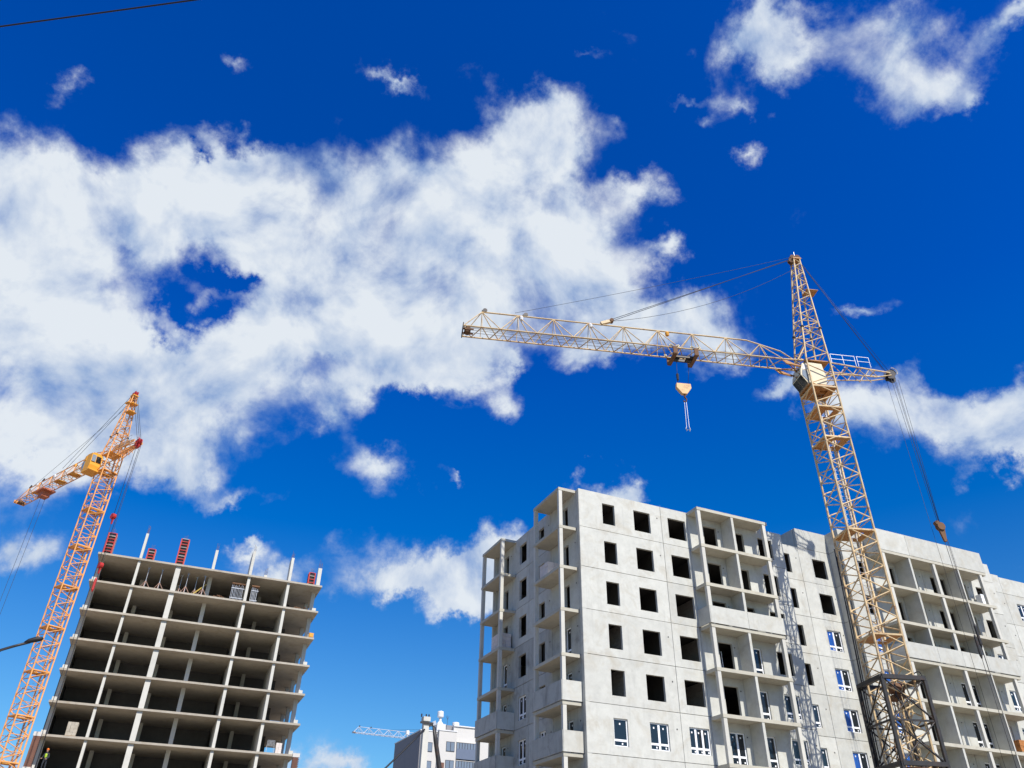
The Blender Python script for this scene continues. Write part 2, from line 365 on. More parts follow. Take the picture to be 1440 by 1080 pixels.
# raised parapets
def parapet(x0, x1, y, z0, z1, t=.25): return box('parapet_panel', x0+.012, x1-.012, y, y+t, z0+.015, z1, CON, PB)
RT = ZJ+H
parapet(20.5, 23.65, 1.36, RT, RT+1.62); box('parapet_panel', 20.5, 20.75, 1.64, 4.4, RT+.01, RT+1.62, CON, PB)
box('parapet_panel', 23.65, 23.9, .26, 1.66, RT+.015, RT+1.62, CON, PB)
for a, b in ((23.65, 26.3), (26.3, 29.42), (29.42, 34.7), (34.7, 37.9), (37.9, 40.8)): parapet(a, b, 0, RT, RT+1.66)
parapet(40.85, 43.82, 1.36, RT, RT+1.64); parapet(43.82, 48.6, 1.36, RT, RT+1.5); parapet(48.6, 53.4, 1.36, RT, RT+1.5)
for a, b in ((26.3, 29.42), (29.42, 34.7), (34.7, 38.05)): parapet(a, b, -1.47, RT-.1, RT+1.66, .14)
box('parapet_panel', 26.3, 26.44, -1.32, -.01, RT-.08, RT+1.66, CON, PB); box('parapet_panel', 37.9, 38.04, -1.32, -.01, RT-.08, RT+1.66, CON, PB)
# corner pilaster and plinth, back and end walls
box('corner_strip', -.001, .29, .012, .31, 1.1, RT-.02, CON, PB)
box('plinth', .02, 53.3, .02+1.36, 13.8, 0, 1.1, CON2, PB); box('plinth', .02, 17.6, .021, 1.37, 0, 1.1, CON2, PB); box('plinth', 23.66, 40.8, .022, 1.37, 0, 1.1, CON2, PB)
for k in ST:
    box('back_wall', .3, 53.3, 13.55, 13.83, level(k)+.01, level(k)+H-.01, CON, PB)
    box('end_wall', 17.32, 17.6, .31, 1.37, level(k)+.01, level(k)+H-.01, CON, PB)
    box('end_wall', 40.5, 40.79, .31, 1.37, level(k)+.01, level(k)+H-.01, CON, PB)
    box('end_wall', 53.1, 53.39, 1.67, 13.5, level(k)+.01, level(k)+H-.01, CON, PB)
# floors and inner walls
for k in range(-1, 8):
    z = level(k)
    for a, b, y in ((.2, 17.3, .2), (17.3, 23.66, 1.56), (23.66, 40.5, .2), (40.5, 53.1, 1.56)):
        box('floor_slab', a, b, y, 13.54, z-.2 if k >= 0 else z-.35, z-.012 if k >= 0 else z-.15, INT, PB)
for k in ST:
    z = level(k)
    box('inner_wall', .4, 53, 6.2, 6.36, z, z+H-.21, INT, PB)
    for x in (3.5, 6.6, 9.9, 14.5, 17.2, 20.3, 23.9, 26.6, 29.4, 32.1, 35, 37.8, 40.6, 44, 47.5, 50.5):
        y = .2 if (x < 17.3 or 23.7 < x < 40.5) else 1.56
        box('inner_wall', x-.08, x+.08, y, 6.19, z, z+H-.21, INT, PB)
# block masonry seen through some openings
def block_wall(x, y0, y1, z0, z1):
    mb = MB(); r = 0; z = z0
    while z < z1-.1:
        y = y0-(.3 if r % 2 else 0)
        while y < y1:
            a, b = max(y, y0), min(y+.6, y1)
            if b-a > .05: mb.box(x-.1+random.uniform(0,.008), x, a+.006, b-.006, z+.006, min(z+.25, z1)-.006)
            y += .6
        z += .25; r += 1
    o = mb.build('block_wall', BLOCK, PB); setp(o, kind='stuff'); return o
for k in (2, 3, 4): block_wall(9.80, .35, 5.5, level(k), level(k)+2.55)
for k in (3, 4): block_wall(3.40, .35, 5.5, level(k), level(k)+2.55)
# balconies of the first wing front
def balcony(x0, x1, dep, zs, cols, parts, par=(), pj=(), cb=.27):
    for i, z in enumerate(zs):
        box('balcony_slab', x0, x1, -dep, -.03, z-.22, z, CON2, PB)
        if i+1 < len(zs):
            zb, zt = zs[i+1], z-.222
            for c in cols: box('column', c, c+cb, -dep+.03, -dep+.03+.24, zb+.001, zt, CONW, PB)
            for c in parts: box('partition_wall', c, c+.2, -dep+.02, -.012, zb+.001, zt, CON, PB)
    for i in par:
        z = zs[i]; xs = [x0]+list(pj)+[x1]
        for a, b in zip(xs, xs[1:]): box('railing_panel', a+.01, b-.01, -dep-.07, -dep-.004, z+.035, z+1.18, CON, PB)
        box('railing_panel', x0-.07, x0-.003, -dep-.07, -.01, z+.035, z+1.18, CON, PB)
        box('railing_panel', x1+.003, x1+.07, -dep-.07, -.01, z+.035, z+1.18, CON, PB)
zs = [RT-.02]+[level(k)-.02 for k in range(0, 8)]
balcony(8.97, 15.25, 1.24, zs, (9.0, 14.8), (11.94,), (3,), (12.05,))
zs3 = [RT-.1]+[level(k)-.1 for k in range(0, 8)]
balcony(26.32, 38.0, 1.45, zs3, (26.4, 31.85, 37.24), (29.2, 34.6), (3,), (29.45, 32.04, 34.7))
# gable balconies
def gbalcony(y0, y1, dep, par):
    for i, z in enumerate(zs):
        box('balcony_slab', -dep, -.03, y0, y1, z-.2, z, CON2, PB)
        if i+1 < len(zs):
            for y in (y0+.02, y1-.26): box('column', -dep+.03, -dep+.28, y, y+.24, zs[i+1]+.001, z-.202, CONW, PB)
            if y0 > 9: box('column', -.27, -.02, y1-.26, y1-.02, zs[i+1]+.001, z-.202, CONW, PB)
            else: pass
    for i in par:
        z = zs[i]
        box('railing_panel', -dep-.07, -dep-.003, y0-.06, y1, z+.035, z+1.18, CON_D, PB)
        box('railing_panel', -dep-.003+.006, -.012, y0-.07, y0-.004, z+.035, z+1.18, CON, PB)
        box('railing_panel', -dep+.003, -.012, y1+.004, y1+.07, z+.035, z+1.18, CON, PB)
gbalcony(.4, 4.4, 1.33, (5, 6, 7)); gbalcony(10.2, 14.05, 1.30, (5, 6, 7))

# things standing on the balconies
def block_pack(loc, nx, ny, nz, s, label, m=FOAM, group=None, name='block_pack', cat='blocks'):
    t = thing(name, label, cat, loc, 0, group)
    box('pallet', 0, nx*s[0], 0, ny*s[1], 0.001, .12, WOOD, t)
    for i in range(nx):
        for j in range(ny):
            for k in range(nz):
                e = random.uniform(-.012, .012)
                box('brick' if m is BRICK else 'block', i*s[0]+.006+e, (i+1)*s[0]-.006+e, j*s[1]+.006-e, (j+1)*s[1]-.006-e, .121+k*s[2], .121+(k+1)*s[2]-.008, m, t)
    return t
block_pack((X0-1.1, Y0+2.6, zs[2]+.001), 2, 3, 3, (.5,.42,.3), 'beige wrapped blocks on a gable balcony near the building corner')
block_pack((X0-1.05, Y0+10.6, zs[3]+.001), 2, 4, 4, (.45,.4,.26), 'pinkish blocks stacked on the balcony farther from the corner')
block_pack((X0+35.6, Y0-1.3, zs3[5]+.001), 5, 3, 6, (.33,.25,.13), 'orange brick stack on a loggia of the far wing, upper one', BRICK, name='brick_stack', cat='bricks')
block_pack((X0+35.9, Y0-1.3, zs3[6]+.001), 5, 3, 3, (.33,.25,.13), 'low orange brick stack on the loggia below the other bricks', BRICK, name='brick_stack', cat='bricks')
t = thing('block_pack', 'white insulation packs on the top loggia of the far wing', 'blocks', (X0+37.6, Y0-.7, zs3[1]+.001))
for i in range(3): box('block', 0, .5, 0, .5, .001+i*.4, .39+i*.4, PVC, t)
# window leaves leaning in one open doorway
t = thing('window_leaf', 'white window leaves leaning inside an open balcony doorway', 'window', (X0+10.5, Y0+.45, level(3)))
for i in range(3): bar('rail', (.1+i*.22, .0+i*.12, .02), (.28+i*.2, .45, 1.75), .03, PVC, t, 4)

# ------------------------------------------------------------------ tower cranes
def crane(name, label, base, rz, wd, bay, zc0, zj, plats, head, jib_len, jib_h, jib_w, root_r, cj_len, P, PBm, PC, rl, rb, jib_tilt=0.0, cab=True, cab_dx=0.0, cab_dy=0.0, detail=True, top_w=.5, ph=0.0, stays=()):
    T = thing(name, label, 'crane', base, rz); h = wd/2
    legs = {'a': (-h,-h), 'b': (h,-h), 'c': (h,h), 'd': (-h,h)}
    for k, (x, y) in legs.items(): bar('mast_leg', (x,y,zc0), (x,y,zj), rl, P, T, 8)
    order = ['a','b','c','d']
    for fi in range(4):
        p = legs[order[fi]]; q = legs[order[(fi+1) % 4]]
        if fi >= 2: p, q = q, p
        z = zc0+ph
        while z+bay < zj+.05:
            bar('brace', (*p, z), (*q, z+bay*.5), rb, P, T); bar('brace', (*q, z+bay*.5), (*p, z+bay), rb, P, T)
            if fi in (1, 3): bar('brace', (*p, z+bay*.48), (*q, z+bay*.48), rb*.7, P, T)
            z += bay
    for z in plats:
        f = MB(); c = h+.02; o = .45
        f.box(-c, c, -c, -c+o*1.1, z-.05, z); f.box(-c, -c+.95*wd*.5, -c+o*1.1, c, z-.05, z); f.box(c-.45, c, -c+o*1.1, c, z-.049, z-.001); f.box(-c+.95*wd*.5, c-.45, c-.5, c, z-.048, z-.002)
        f.build('platform', PBm, T)
        for i in range(4):
            p = legs[order[i]]; q = legs[order[(i+1) % 4]]; bar('platform_beam', (p[0]*1.01,p[1]*1.01,z-.02), (q[0]*1.01,q[1]*1.01,z-.02), rb*1.7, P, T, 4)
    # ladder inside the mast
    if detail:
        lx, ly = h*.25, h*.45
        zz = zc0
        for s in (-.2, .2): bar('ladder_rail', (lx+s, ly, zc0), (lx+s*.9, ly, zj), .022, GALV, T, 4)
        while zz < zj-1:
            bar('ladder_rung', (lx-.2, ly, zz), (lx+.2, ly, zz), .014, GALV, T, 4); zz += .35
        zz = zc0+2
        bar('cable_duct', (h*.6, h*.72, zc0), (h*.6, h*.72, zj), .085, P, T, 8)
        while zz < zj-2:
            MB().tube([(lx+.38*math.cos(a), ly-.1+.38*math.sin(a), zz) for a in [math.pi*(1.05+.9*i/7) for i in range(8)]], .012, 4).build('ladder_hoop', GALV, T); zz += 1.1
    # head
    hx, hz = head; tw = top_w/2
    tops = {'a': (hx-tw,-tw), 'b': (hx+tw,-tw), 'c': (hx+tw,tw), 'd': (hx-tw,tw)}
    for k in order: bar('head_leg', (*legs[k], zj), (*tops[k], hz), rl*.9, P, T, 8)
    nb = 8
    def hp(k, s):
        a = Vector((*legs[k], zj)); b = Vector((*tops[k], hz)); return a.lerp(b, s)
    ss = [1-(1-i/nb)**1.18 for i in range(nb+1)]
    for fi in range(4):
        k1, k2 = order[fi], order[(fi+1) % 4]
        if fi >= 2: k1, k2 = k2, k1
        for i in range(nb):
            m = (ss[i]+ss[i+1])/2
            bar('brace', hp(k1, ss[i]), hp(k2, m), rb*.9, P, T); bar('brace', hp(k2, m), hp(k1, ss[i+1]), rb*.9, P, T)
            if fi in (1, 3): bar('brace', hp(k1, m), hp(k2, m), rb*.6, P, T)
    for k in order:
        p = hp(k, .3); MB().cyl(p, (0,0,1), rl*1.9, .1, 10).build('flange', DARK, T)
    for s in (.3, .36):
        for i in range(4): bar('brace', hp(order[i], s), hp(order[(i+1) % 4], s), rb, P, T)
    # sheaves at the head
    f = MB(); f.box(hx-tw-.12, hx+tw+.12, -tw-.1, tw+.1, hz-.02, hz+.1); f.build('head_plate', PBm, T)
    for i, (dx, dz) in enumerate(((-.22,.3), (.2,.34), (-.42,-.12))):
        f = MB(); f.cyl((hx+dx, -.12, hz+dz), (0,1,0), .26, .08, 14); f.cyl((hx+dx, .12, hz+dz), (0,1,0), .26, .08, 14); f.box(hx+dx-.07, hx+dx+.07, -.2, .2, hz+dz-.3, hz+dz+.06); f.build('sheave', RED if P is CR2 else RUSTY, T)
    bar('lightning_rod', (hx+.05, 0, hz+.3), (hx+.05, 0, hz+1.05), .02, GALV, T, 4)
    box('head_platform', hx+tw*.2, hx+1.05, -.5, .4, zj+(hz-zj)*.68, zj+(hz-zj)*.68+.05, PBm, T)
    # jib, runs towards -x; triangular section, single top chord
    J = Matrix.Rotation(jib_tilt, 4, 'Z')
    jp = lambda x, y, z: J @ Vector((x, y, z))
    r0 = -root_r; r1 = -jib_len; hw = jib_w/2; zt = zj+jib_h
    nn_ = max(6, int(round((jib_len-root_r)/1.45))); dx = (r1-r0)/nn_
    if nn_ % 2: nn_ += 1; dx = (r1-r0)/nn_
    for s in (-1, 1):
        bar('jib_chord', jp(r0, s*hw, zj), jp(r1, s*hw, zj), rl*.78, P, T, 8); bar('jib_chord', jp(-h*.8, s*h*.75, zj+.05), jp(r0, s*hw, zj), rl*.78, P, T, 8)
    tx0 = r0+.0; tx1 = r1+1.35
    bar('jib_chord', jp(tx0-2.4, 0, zt), jp(tx1, 0, zt), rl*.8, P, T, 8)
    bar('jib_chord', jp(tx0-2.4, 0, zt), jp(tx0+.3, 0, zj+jib_h*.62), rl*.75, P, T, 8); bar('jib_chord', jp(tx0+.3, 0, zj+jib_h*.62), jp(-h, 0, zj+.15), rl*.7, P, T, 8)
    for i in range(nn_):
        a = r0+dx*i; b = a+dx; m_ = (a+b)/2
        bar('jib_lacing', jp(a, -hw, zj), jp(m_, hw, zj), rb*.9, P, T); bar('jib_lacing', jp(m_, hw, zj), jp(b, -hw, zj), rb*.9, P, T)
    for i in range(0, nn_, 2):
        xm = r0+dx*(i+1); zz = zt if xm < tx0-2.0 else zj+jib_h*(.62+.38*min(1, (tx0-xm)/2.4))
        if xm < tx1: xm = tx1
        top = jp(xm, 0, zz)
        for s in (-1, 1):
            bar('jib_brace', jp(r0+dx*i, s*hw, zj), top, rb*.9, P, T); bar('jib_brace', jp(r0+dx*(i+2), s*hw, zj), top, rb*.9, P, T)
            bar('jib_brace', jp(xm, s*hw, zj), top, rb*.6, P, T)
    # jib tip
    f = MB(); f.box(r1-.05, r1+.02, -hw-.05, hw+.05, zj-.12, zj+.28); f.build('tip_plate', DARK if P is CR1 else P, T).matrix_local = J
    f = MB(); f.cyl((r1+.35, 0, zj+.06), (0,1,0), .24, .5, 14); f.box(r1, r1+.8, -.3, -.24, zj-.05, zj+.1); f.box(r1, r1+.8, .24, .3, zj-.05, zj+.1); f.build('tip_sheave', RUSTY, T).matrix_local = J
    for xx in (tx1+.25, tx1+3.4):
        f = MB(); f.cyl((xx, 0, zt+.2), (0,1,0), .17, .1, 12); f.box(xx-.25, xx+.1, -.08, .08, zt+.03, zt+.16); f.build('rope_roller', DARK, T).matrix_local = J
    if detail:
        for fr in (.13, .36, .62): 
            xx = tx1+(tx0-tx1)*fr; f = MB(); f.tube([jp(xx, -.05, zt-.08), jp(xx, -.05, zt-.2), jp(xx, -.05, zt-.42)], [.1,.17,.13], 10); f.build('floodlight', TIN if fr < .5 else CR2B, T)
        for y, z in ((-.2,.35), (.1,.5), (.3,.3), (-.05,.75)): rope('trolley_rope', sag(jp(r1+.4, y, zj+z*.5), jp(-h, y, zj+z), .12), .014, ROPE, T, 4)
    # counter jib
    hw2 = h*.42
    for s in (-1, 1):
        bar('counter_chord', (h, s*h*.8, zj+.02), (cj_len-.3, s*hw2*.7, zj-.02), rl*.75, P, T, 8)
        bar('counter_chord', (h, s*h*.6, zj-.75), (cj_len-1.6, s*hw2*.6, zj-.55), rl*.6, P, T, 8); bar('counter_chord', (cj_len-1.6, s*hw2*.6, zj-.55), (cj_len-.2, s*hw2*.6, zj-.2), rl*.6, P, T, 8)
        n_ = 4
        for i in range(n_):
            xa = h+(cj_len-1.6-h)*i/n_; xb = h+(cj_len-1.6-h)*(i+1)/n_; ya = s*hw2*1.1
            bar('brace', (xa, ya, zj-.68), ((xa+xb)/2, ya, zj), rb*.8, P, T); bar('brace', ((xa+xb)/2, ya, zj), (xb, ya, zj-.62), rb*.8, P, T)
    for i in range(4):
        xa = h+(cj_len-1-h)*(i+.5)/4; bar('brace', (xa, -hw2, zj), (xa, hw2, zj), rb, P, T)
    f = MB(); f.cyl((cj_len, -.13, zj+.12), (0,1,0), .32, .1, 16); f.cyl((cj_len, .13, zj+.12), (0,1,0), .32, .1, 16); f.cyl((cj_len-.1, 0, zj-.45), (0,1,0), .3, .12, 16); f.cyl((cj_len-.32, .1, zj-.3), (0,1,0), .22, .1, 14)
    f.box(cj_len-.5, cj_len+.1, -.22, -.19, zj-.5, zj+.25); f.box(cj_len-.5, cj_len+.1, .19, .22, zj-.5, zj+.25); f.build('counter_sheave', RED if P is CR2 else DARK, T)
    f = MB(); f.tube([(cj_len-.3+.36*math.cos(t)+.3, -.27, zj+.14+.36*math.sin(t)) for t in [-.6+2.4*i/9 for i in range(10)]], .03, 5); f.build('sheave_guard', CR1C if P is CR1 else RED, T)
    if detail:
        for a, b in ((h+.35, h+1.35), (h+1.35, h+2.35), (h+2.55, h+3.55)):
            y = -h*.7
            for xx in (a, b): bar('handrail', (xx, y, zj), (xx, y, zj+.95), .02, GALV, T, 4)
            for zz in (.5, .95): bar('handrail', (a, y, zj+zz), (b, y, zj+zz), .02, GALV, T, 4)
    # cab
    if cab:
        q_ = cab_dx
        prof = [(-h-.15, zj-2.15), (-h-.62, zj-1.35), (-h-.55, zj-.95), (-h-.32, zj-.28), (-h+.25, zj-.14), (h*.35, zj-.2), (h*.5, zj-1.6), (h*.35, zj-2.12)]
        cab0 = len(T.children)
        c = MB().prism(prof, -h*.78, h*.72, 'y').build('cab', PC, T); c.location = (q_, cab_dy, 0)
        for s, yy in ((-1, -h*.78), (1, h*.72)):
            f = MB(); a, b = (yy-.03, yy-.004) if s < 0 else (yy+.004, yy+.03)
            f.prism([(-h-.5, zj-1.42), (-h-.42, zj-.95), (-h-.02, zj-.95), (-h-.02, zj-1.85), (-h-.1, zj-2.0)], a, b, 'y'); f.build('cab_window', GLASSL, c)
            f = MB(); f.prism([(-h-.4, zj-.85), (-h-.26, zj-.42), (-h+.1, zj-.36), (-h+.1, zj-.85)], a, b, 'y'); f.build('cab_panel', TIN if P is CR1 else PC, c)
        f = MB()
        for (pa, pb) in ((prof[0], prof[1]), (prof[1], prof[3])):
            d = Vector((pb[0]-pa[0], 0, pb[1]-pa[1])).normalized(); nrm = Vector((-abs(d.z), 0, d.x*(1 if d.z > 0 else -1))).normalized()
            for i in range(2):
                ya = -h*.72+i*h*.74; yb = ya+h*.68; v = []
                i0 = len(f.v)
                for off in (.006, .03):
                    for (pp, tt) in ((pa, .06), (pb, -.06)):
                        q = Vector((pp[0], 0, pp[1]))+d*tt+nrm*off
                        f.v += [(q.x, ya, q.z), (q.x, yb, q.z)]
                f.f += [(i0,i0+1,i0+3,i0+2), (i0+4,i0+6,i0+7,i0+5), (i0,i0+2,i0+6,i0+4), (i0+1,i0+5,i0+7,i0+3), (i0,i0+4,i0+5,i0+1), (i0+2,i0+3,i0+7,i0+6)]
        f.build('cab_windscreen', GLASS, c)
        if q_:
            f = MB(); f.prism([(h*.35, zj-.45), (h*.35+.09, zj-.45), (h*.46+.09, zj-1.15), (h*.46, zj-1.15)], -h*.1, h*.5, 'y'); f.build('cab_window', GLASS, c)
            f = MB(); f.prism([(h*.35, zj-.4), (h*.35+.085, zj-.4), (h*.46+.085, zj-1.2), (h*.46, zj-1.2)], -h*.7, -h*.2, 'y'); f.build('cab_window', GLASSL, c)
            f = MB(); f.box(-h*.9, h*.2, -h*.5, h*.5, zj-.13, zj-.02); f.build('cab_roof_hatch', CR2B, c)
        MB().box(-h-.2, h*.9, -h*.8, h*.8, zj-2.3, zj-2.16).build('cab_floor', PBm, T).location = (q_, cab_dy, 0)
        for yy in (-h*.5, 0, h*.5): bar('cab_floor_beam', (-h-.15, yy, zj-2.36), (h*.85, yy, zj-2.36), .06, PBm, T, 4)
        MB().box(-h, h, -h*.9, h*.9, zj-.02, zj+.06).build('slewing_plate', PBm, T)
        f = MB()
        for a, b in ((-hw-.03, -hw+.03), (hw-.03, hw+.03)): f.prism([(-root_r+.1, zj-.02), (-root_r-.1, zj-.1), (-root_r+.25, zj-.45), (-h-.55, zj-.62), (-h-.3, zj-.5), (-h-.9, zj-.35)], a, b, 'y')
        f.build('jib_foot', PBm, T)
        for a in (-1, 1): bar('jib_foot_bar', (-root_r+.2, a*hw, zj-.4), (-h-.3, a*h*.7, zj-.55), rb*1.5, PBm, T); bar('jib_foot_bar', (-root_r+.1, a*hw, zj-.05), (-h-.2, -a*hw*.4, zj-.45), rb*1.1, PBm, T)
        bar('head_strut', (-h-.55, -h*.8, zj+.05), (-h*.85, -h*.9, zj+1.25), rb*1.4, P, T)
    return T, jp, zt, hx, hz
GLASSL = mat('pale_cab_glass', (.22,.26,.29), .15, spec=.6)
TH1 = R(-16.5)
base1 = (X0+17.5, Y0-6.86, 0)
E1 = EYE
ZJ1 = 36.05+E1
CR, jp, zt, hx, hz = crane('tower_crane', 'weathered cream tower crane with long jib in front of the panel building', base1, TH1, 1.92, 1.69, 6.2+E1, ZJ1,
    [z+E1 for z in (33.62, 31.8, 29.2, 22.0, 15.0)], (.86, 47.5+E1), 27.5, 2.0, 1.32, 2.7, 6.6, CR1, CR1B, CR1C, .075, .042, jib_tilt=.008, top_w=.52, ph=.62)
def crope(pts, r=.02, name='stay_rope'): return rope(name, pts, r, ROPE, CR)
A = jp(-16.4, 0, zt+.3)
f = MB(); f.box(-.5, .45, -.12, .12, -.1, .14, Matrix.Rotation(R(-24), 3, 'Y'), A); f.build('stay_bracket', CR1, CR)
f = MB(); f.cyl(A+Vector((.4,0,.2)), (0,1,0), .16, .34, 12); f.build('stay_sheave', RUSTY, CR)
for y in (-.13, .13): crope([A+Vector((.4, y, .25)), (hx-.4, y, hz+.1+y)], .022)
crope(sag(jp(-23.6, 0, zt+.25), (hx-.35, 0, hz+.35), .15), .014)
crope(sag(A+Vector((.3, -.05, .1)), (hx-.5, -.1, hz-1.2), 1.05), .016)
for y, d, e in ((-.2, -.62, -.1), (-.06, -.36, .0), (.06, -.2, .05), (.2, .28, .22)): crope([(hx+.2+e, y, hz+.2+e), (6.45+d, y, ZJ1+.3)], .014)
# back ropes with their block and turnbuckles
for y, d, e in ((-.2, -.2, -.22), (-.04, .16, .0), (.05, .34, .1), (.2, .72, .26)): crope([(6.5+d, y, ZJ1-.3), (6.62+e, y, 23.4+E1)], .014, 'back_rope')
f = MB(); f.cyl((6.66, -.12, 23.1+E1), (0,1,0), .28, .1, 14); f.cyl((6.66, .12, 23.1+E1), (0,1,0), .28, .1, 14); f.prism([(6.4, 23.25+E1), (6.95, 23.25+E1), (6.8, 22.0+E1), (6.62, 22.0+E1)], -.07, .07, 'y'); f.cyl((6.45, 0, 23.35+E1), (0,1,0), .16, .3, 10); f.build('rope_block', RUSTY, CR)
crope([(6.25, .3, ZJ1-.3), (6.15, .3, 4.2)], .011, 'back_rope'); crope([(7.0, .25, 23.0+E1), (7.15, .25, 4.2)], .011, 'back_rope')
for x, z in ((6.66, 15.6), (6.9, 16.3)): 
    crope([(x, 0, 22.2+E1), (x, 0, z+E1)], .018, 'back_rope'); f = MB(); f.tube([(x,0,z+E1),(x,0,z-.15+E1),(x,0,z-1.3+E1),(x,0,z-1.5+E1)], [.05,.09,.09,.04], 8); f.build('turnbuckle', DARK, CR); crope([(x, 0, z-1.4+E1), (x, 0, 4.2)], .018, 'back_rope')
# trolley and hook
f = MB(); hwj = .66
for x in (-11.4, -9.75):
    c = jp(x, 0, ZJ1)
    for s in (-1, 1):
        f.box(x-.16, x+.16, s*(hwj+.12)-.05, s*(hwj+.12)+.05, ZJ1-.62, ZJ1+.02)
    f.box(x-.14, x+.14, -hwj-.15, hwj+.15, ZJ1-.66, ZJ1-.5)
f.build('trolley_cross_beam', RUSTY, CR).matrix_local = Matrix.Rotation(.008, 4, 'Z')
f = MB(); f.box(-11.4, -9.75, -.34, -.2, ZJ1-.6, ZJ1-.42); f.box(-11.4, -9.75, .2, .34, ZJ1-.6, ZJ1-.42); f.cyl((-11.1, 0, ZJ1-.5), (0,1,0), .24, .3, 14); f.cyl((-10.1, 0, ZJ1-.5), (0,1,0), .24, .3, 14); f.build('trolley_frame', DARK, CR).matrix_local = Matrix.Rotation(.008, 4, 'Z')
f = MB()
for x in (-11.4, -9.75):
    for s in (-1, 1):
        f.tube([(x-.32, s*(hwj+.1), ZJ1+.22), (x, s*(hwj+.1), ZJ1+.02), (x+.32, s*(hwj+.1), ZJ1+.22)], .05, 6); f.cyl((x-.3, s*hwj, ZJ1+.16), (0,1,0), .1, .14, 10); f.cyl((x+.3, s*hwj, ZJ1+.16), (0,1,0), .1, .14, 10)
f.build('trolley_wheel', CR1C, CR).matrix_local = Matrix.Rotation(.008, 4, 'Z')
hb = Vector((-10.8, -.05, 32.1+E1))
for x, x2 in ((-11.1, -11.22), (-10.1, -10.42)): crope([jp(x, 0, ZJ1-.6), (x2, -.05, hb.z+1.05)], .016, 'hoist_rope')
f = MB(); f.tube([(-11.14,-.03,34.2+E1),(-11.15,-.03,34.05+E1),(-11.16,-.03,33.6+E1),(-11.17,-.03,33.45+E1)], [.02,.11,.09,.02], 8); f.build('rope_weight', DARK, CR)
f = MB(); f.prism([(-11.35, hb.z+1.08), (-10.28, hb.z+1.08), (-10.25, hb.z+.72), (-10.62, hb.z+.18), (-10.98, hb.z+.18), (-11.38, hb.z+.72)], -.2, .1, 'y'); f.build('hook_block', mat('hook_block_paint', (.68,.42,.19), .6, var=.08, rust=.5, rust_col=(.12,.05,.02)), CR)
f = MB(); f.tube([(-10.8,-.05,hb.z+.2),(-10.8,-.05,hb.z-.1)], .07, 8); f.tube([(-10.8,-.05,hb.z-.1),(-10.7,-.05,hb.z-.22),(-10.72,-.05,hb.z-.42),(-10.84,-.05,hb.z-.48),(-10.94,-.05,hb.z-.38)], .055, 8); f.build('hook', RUSTY, CR)
for s in (-1, 1):
    f = MB(); f.tube(sag((-10.8+s*.07, -.05, hb.z-.42), (-10.86+s*.1, -.05, hb.z-2.7), 0), .02, 5); f.tube([(-10.86+s*.1,-.05,hb.z-2.65),(-10.86+s*.16,-.05,hb.z-2.8),(-10.86+s*.12,-.05,hb.z-2.98),(-10.86+s*.05,-.05,hb.z-2.85)], .04, 6); f.build('sling_chain', GALV, CR)
# portal frame round the foot of the mast
w2 = 1.36; zr = 12.3+E1
cs = [(-w2,-w2), (w2,-w2), (w2,w2), (-w2,w2)]
for i in range(4):
    p, q = cs[i], cs[(i+1) % 4]
    for z, r_ in ((zr, .17), (9.9+E1, .07), (7.6+E1, .17), (4.6, .17)): bar('portal_beam', (*p, z), (*q, z), r_, DARK, CR, 4)
    bar('portal_post', (*p, 1.3), (*p, zr), .13, DARK, CR, 4)
    for a, b in ((zr, 9.9+E1), (9.9+E1, 7.6+E1), (7.6+E1, 4.6)):
        bar('portal_brace', (*p, b), (*q, a), .05, DARK, CR); 
        if i % 2 == 0: bar('portal_brace', (*p, a), (*q, b), .05, DARK, CR)
for i in range(10):
    a = random.uniform(0, 6.28); b = random.uniform(0, 6.28)
    p = [(.7*math.cos(a)+random.uniform(-.25,.25)+.2*math.sin(k*.9+a), .7*math.sin(a)+random.uniform(-.2,.2)+.2*math.cos(k*.7+b), 5+E1+k*.8) for k in range(10)]
    rope('hose', p, random.choice((.025,.035,.05)), random.choice((DARK, RUSTY, CR1)), CR)
f = MB(); f.cyl((.3, .1, 12.0+E1), (1,0,0), .34, .8, 14); f.box(-.3, .4, -.5, .5, 11.3+E1, 11.5+E1); f.build('winch', RUSTY, CR)
f = MB(); f.tube([(1.5+.34*math.cos(t), -.7+.1*math.sin(3*t), zr+.2+.34*math.sin(t)) for t in [k*.45 for k in range(30)]], .035, 5); f.build('cable_coil', BLK, CR)
f = MB()
for z, x0, x1 in ((7.2+E1, -.9, .9), (6.9+E1, 1.2, 2.1)): f.cyl(((x0+x1)/2, -.9, z), (1,0,0), .28, x1-x0, 14)
f.build('winch_drum', RUSTY, CR)
for k, (x, y) in enumerate(((-1.0,.98), (-1.1,1.05), (-1.16,.9))): rope('hanging_cable', [(x+.05, y-.02, 21.9-k*.6+E1), (x-.06, y, 16+E1), (x-.16, y+.1, 11+E1), (x-.3, y+.05*k, 5)], .035, BLK, CR)
f = MB(); f.box(-2.6, 2.6, -2.6, 2.6, 1.0, 1.5); f.build('chassis', DARK, CR)
for s in (-1, 1):
    for x in (-2.3, 2.3): MB().cyl((x, s*2.4, .45), (0,1,0), .42, .3, 18).build('wheel', DARK, CR)
for i in range(4): box('ballast_block', 2.7, 6.9, -1.2, 1.2, .9+i*.8, 1.66+i*.8, CON3, CR)

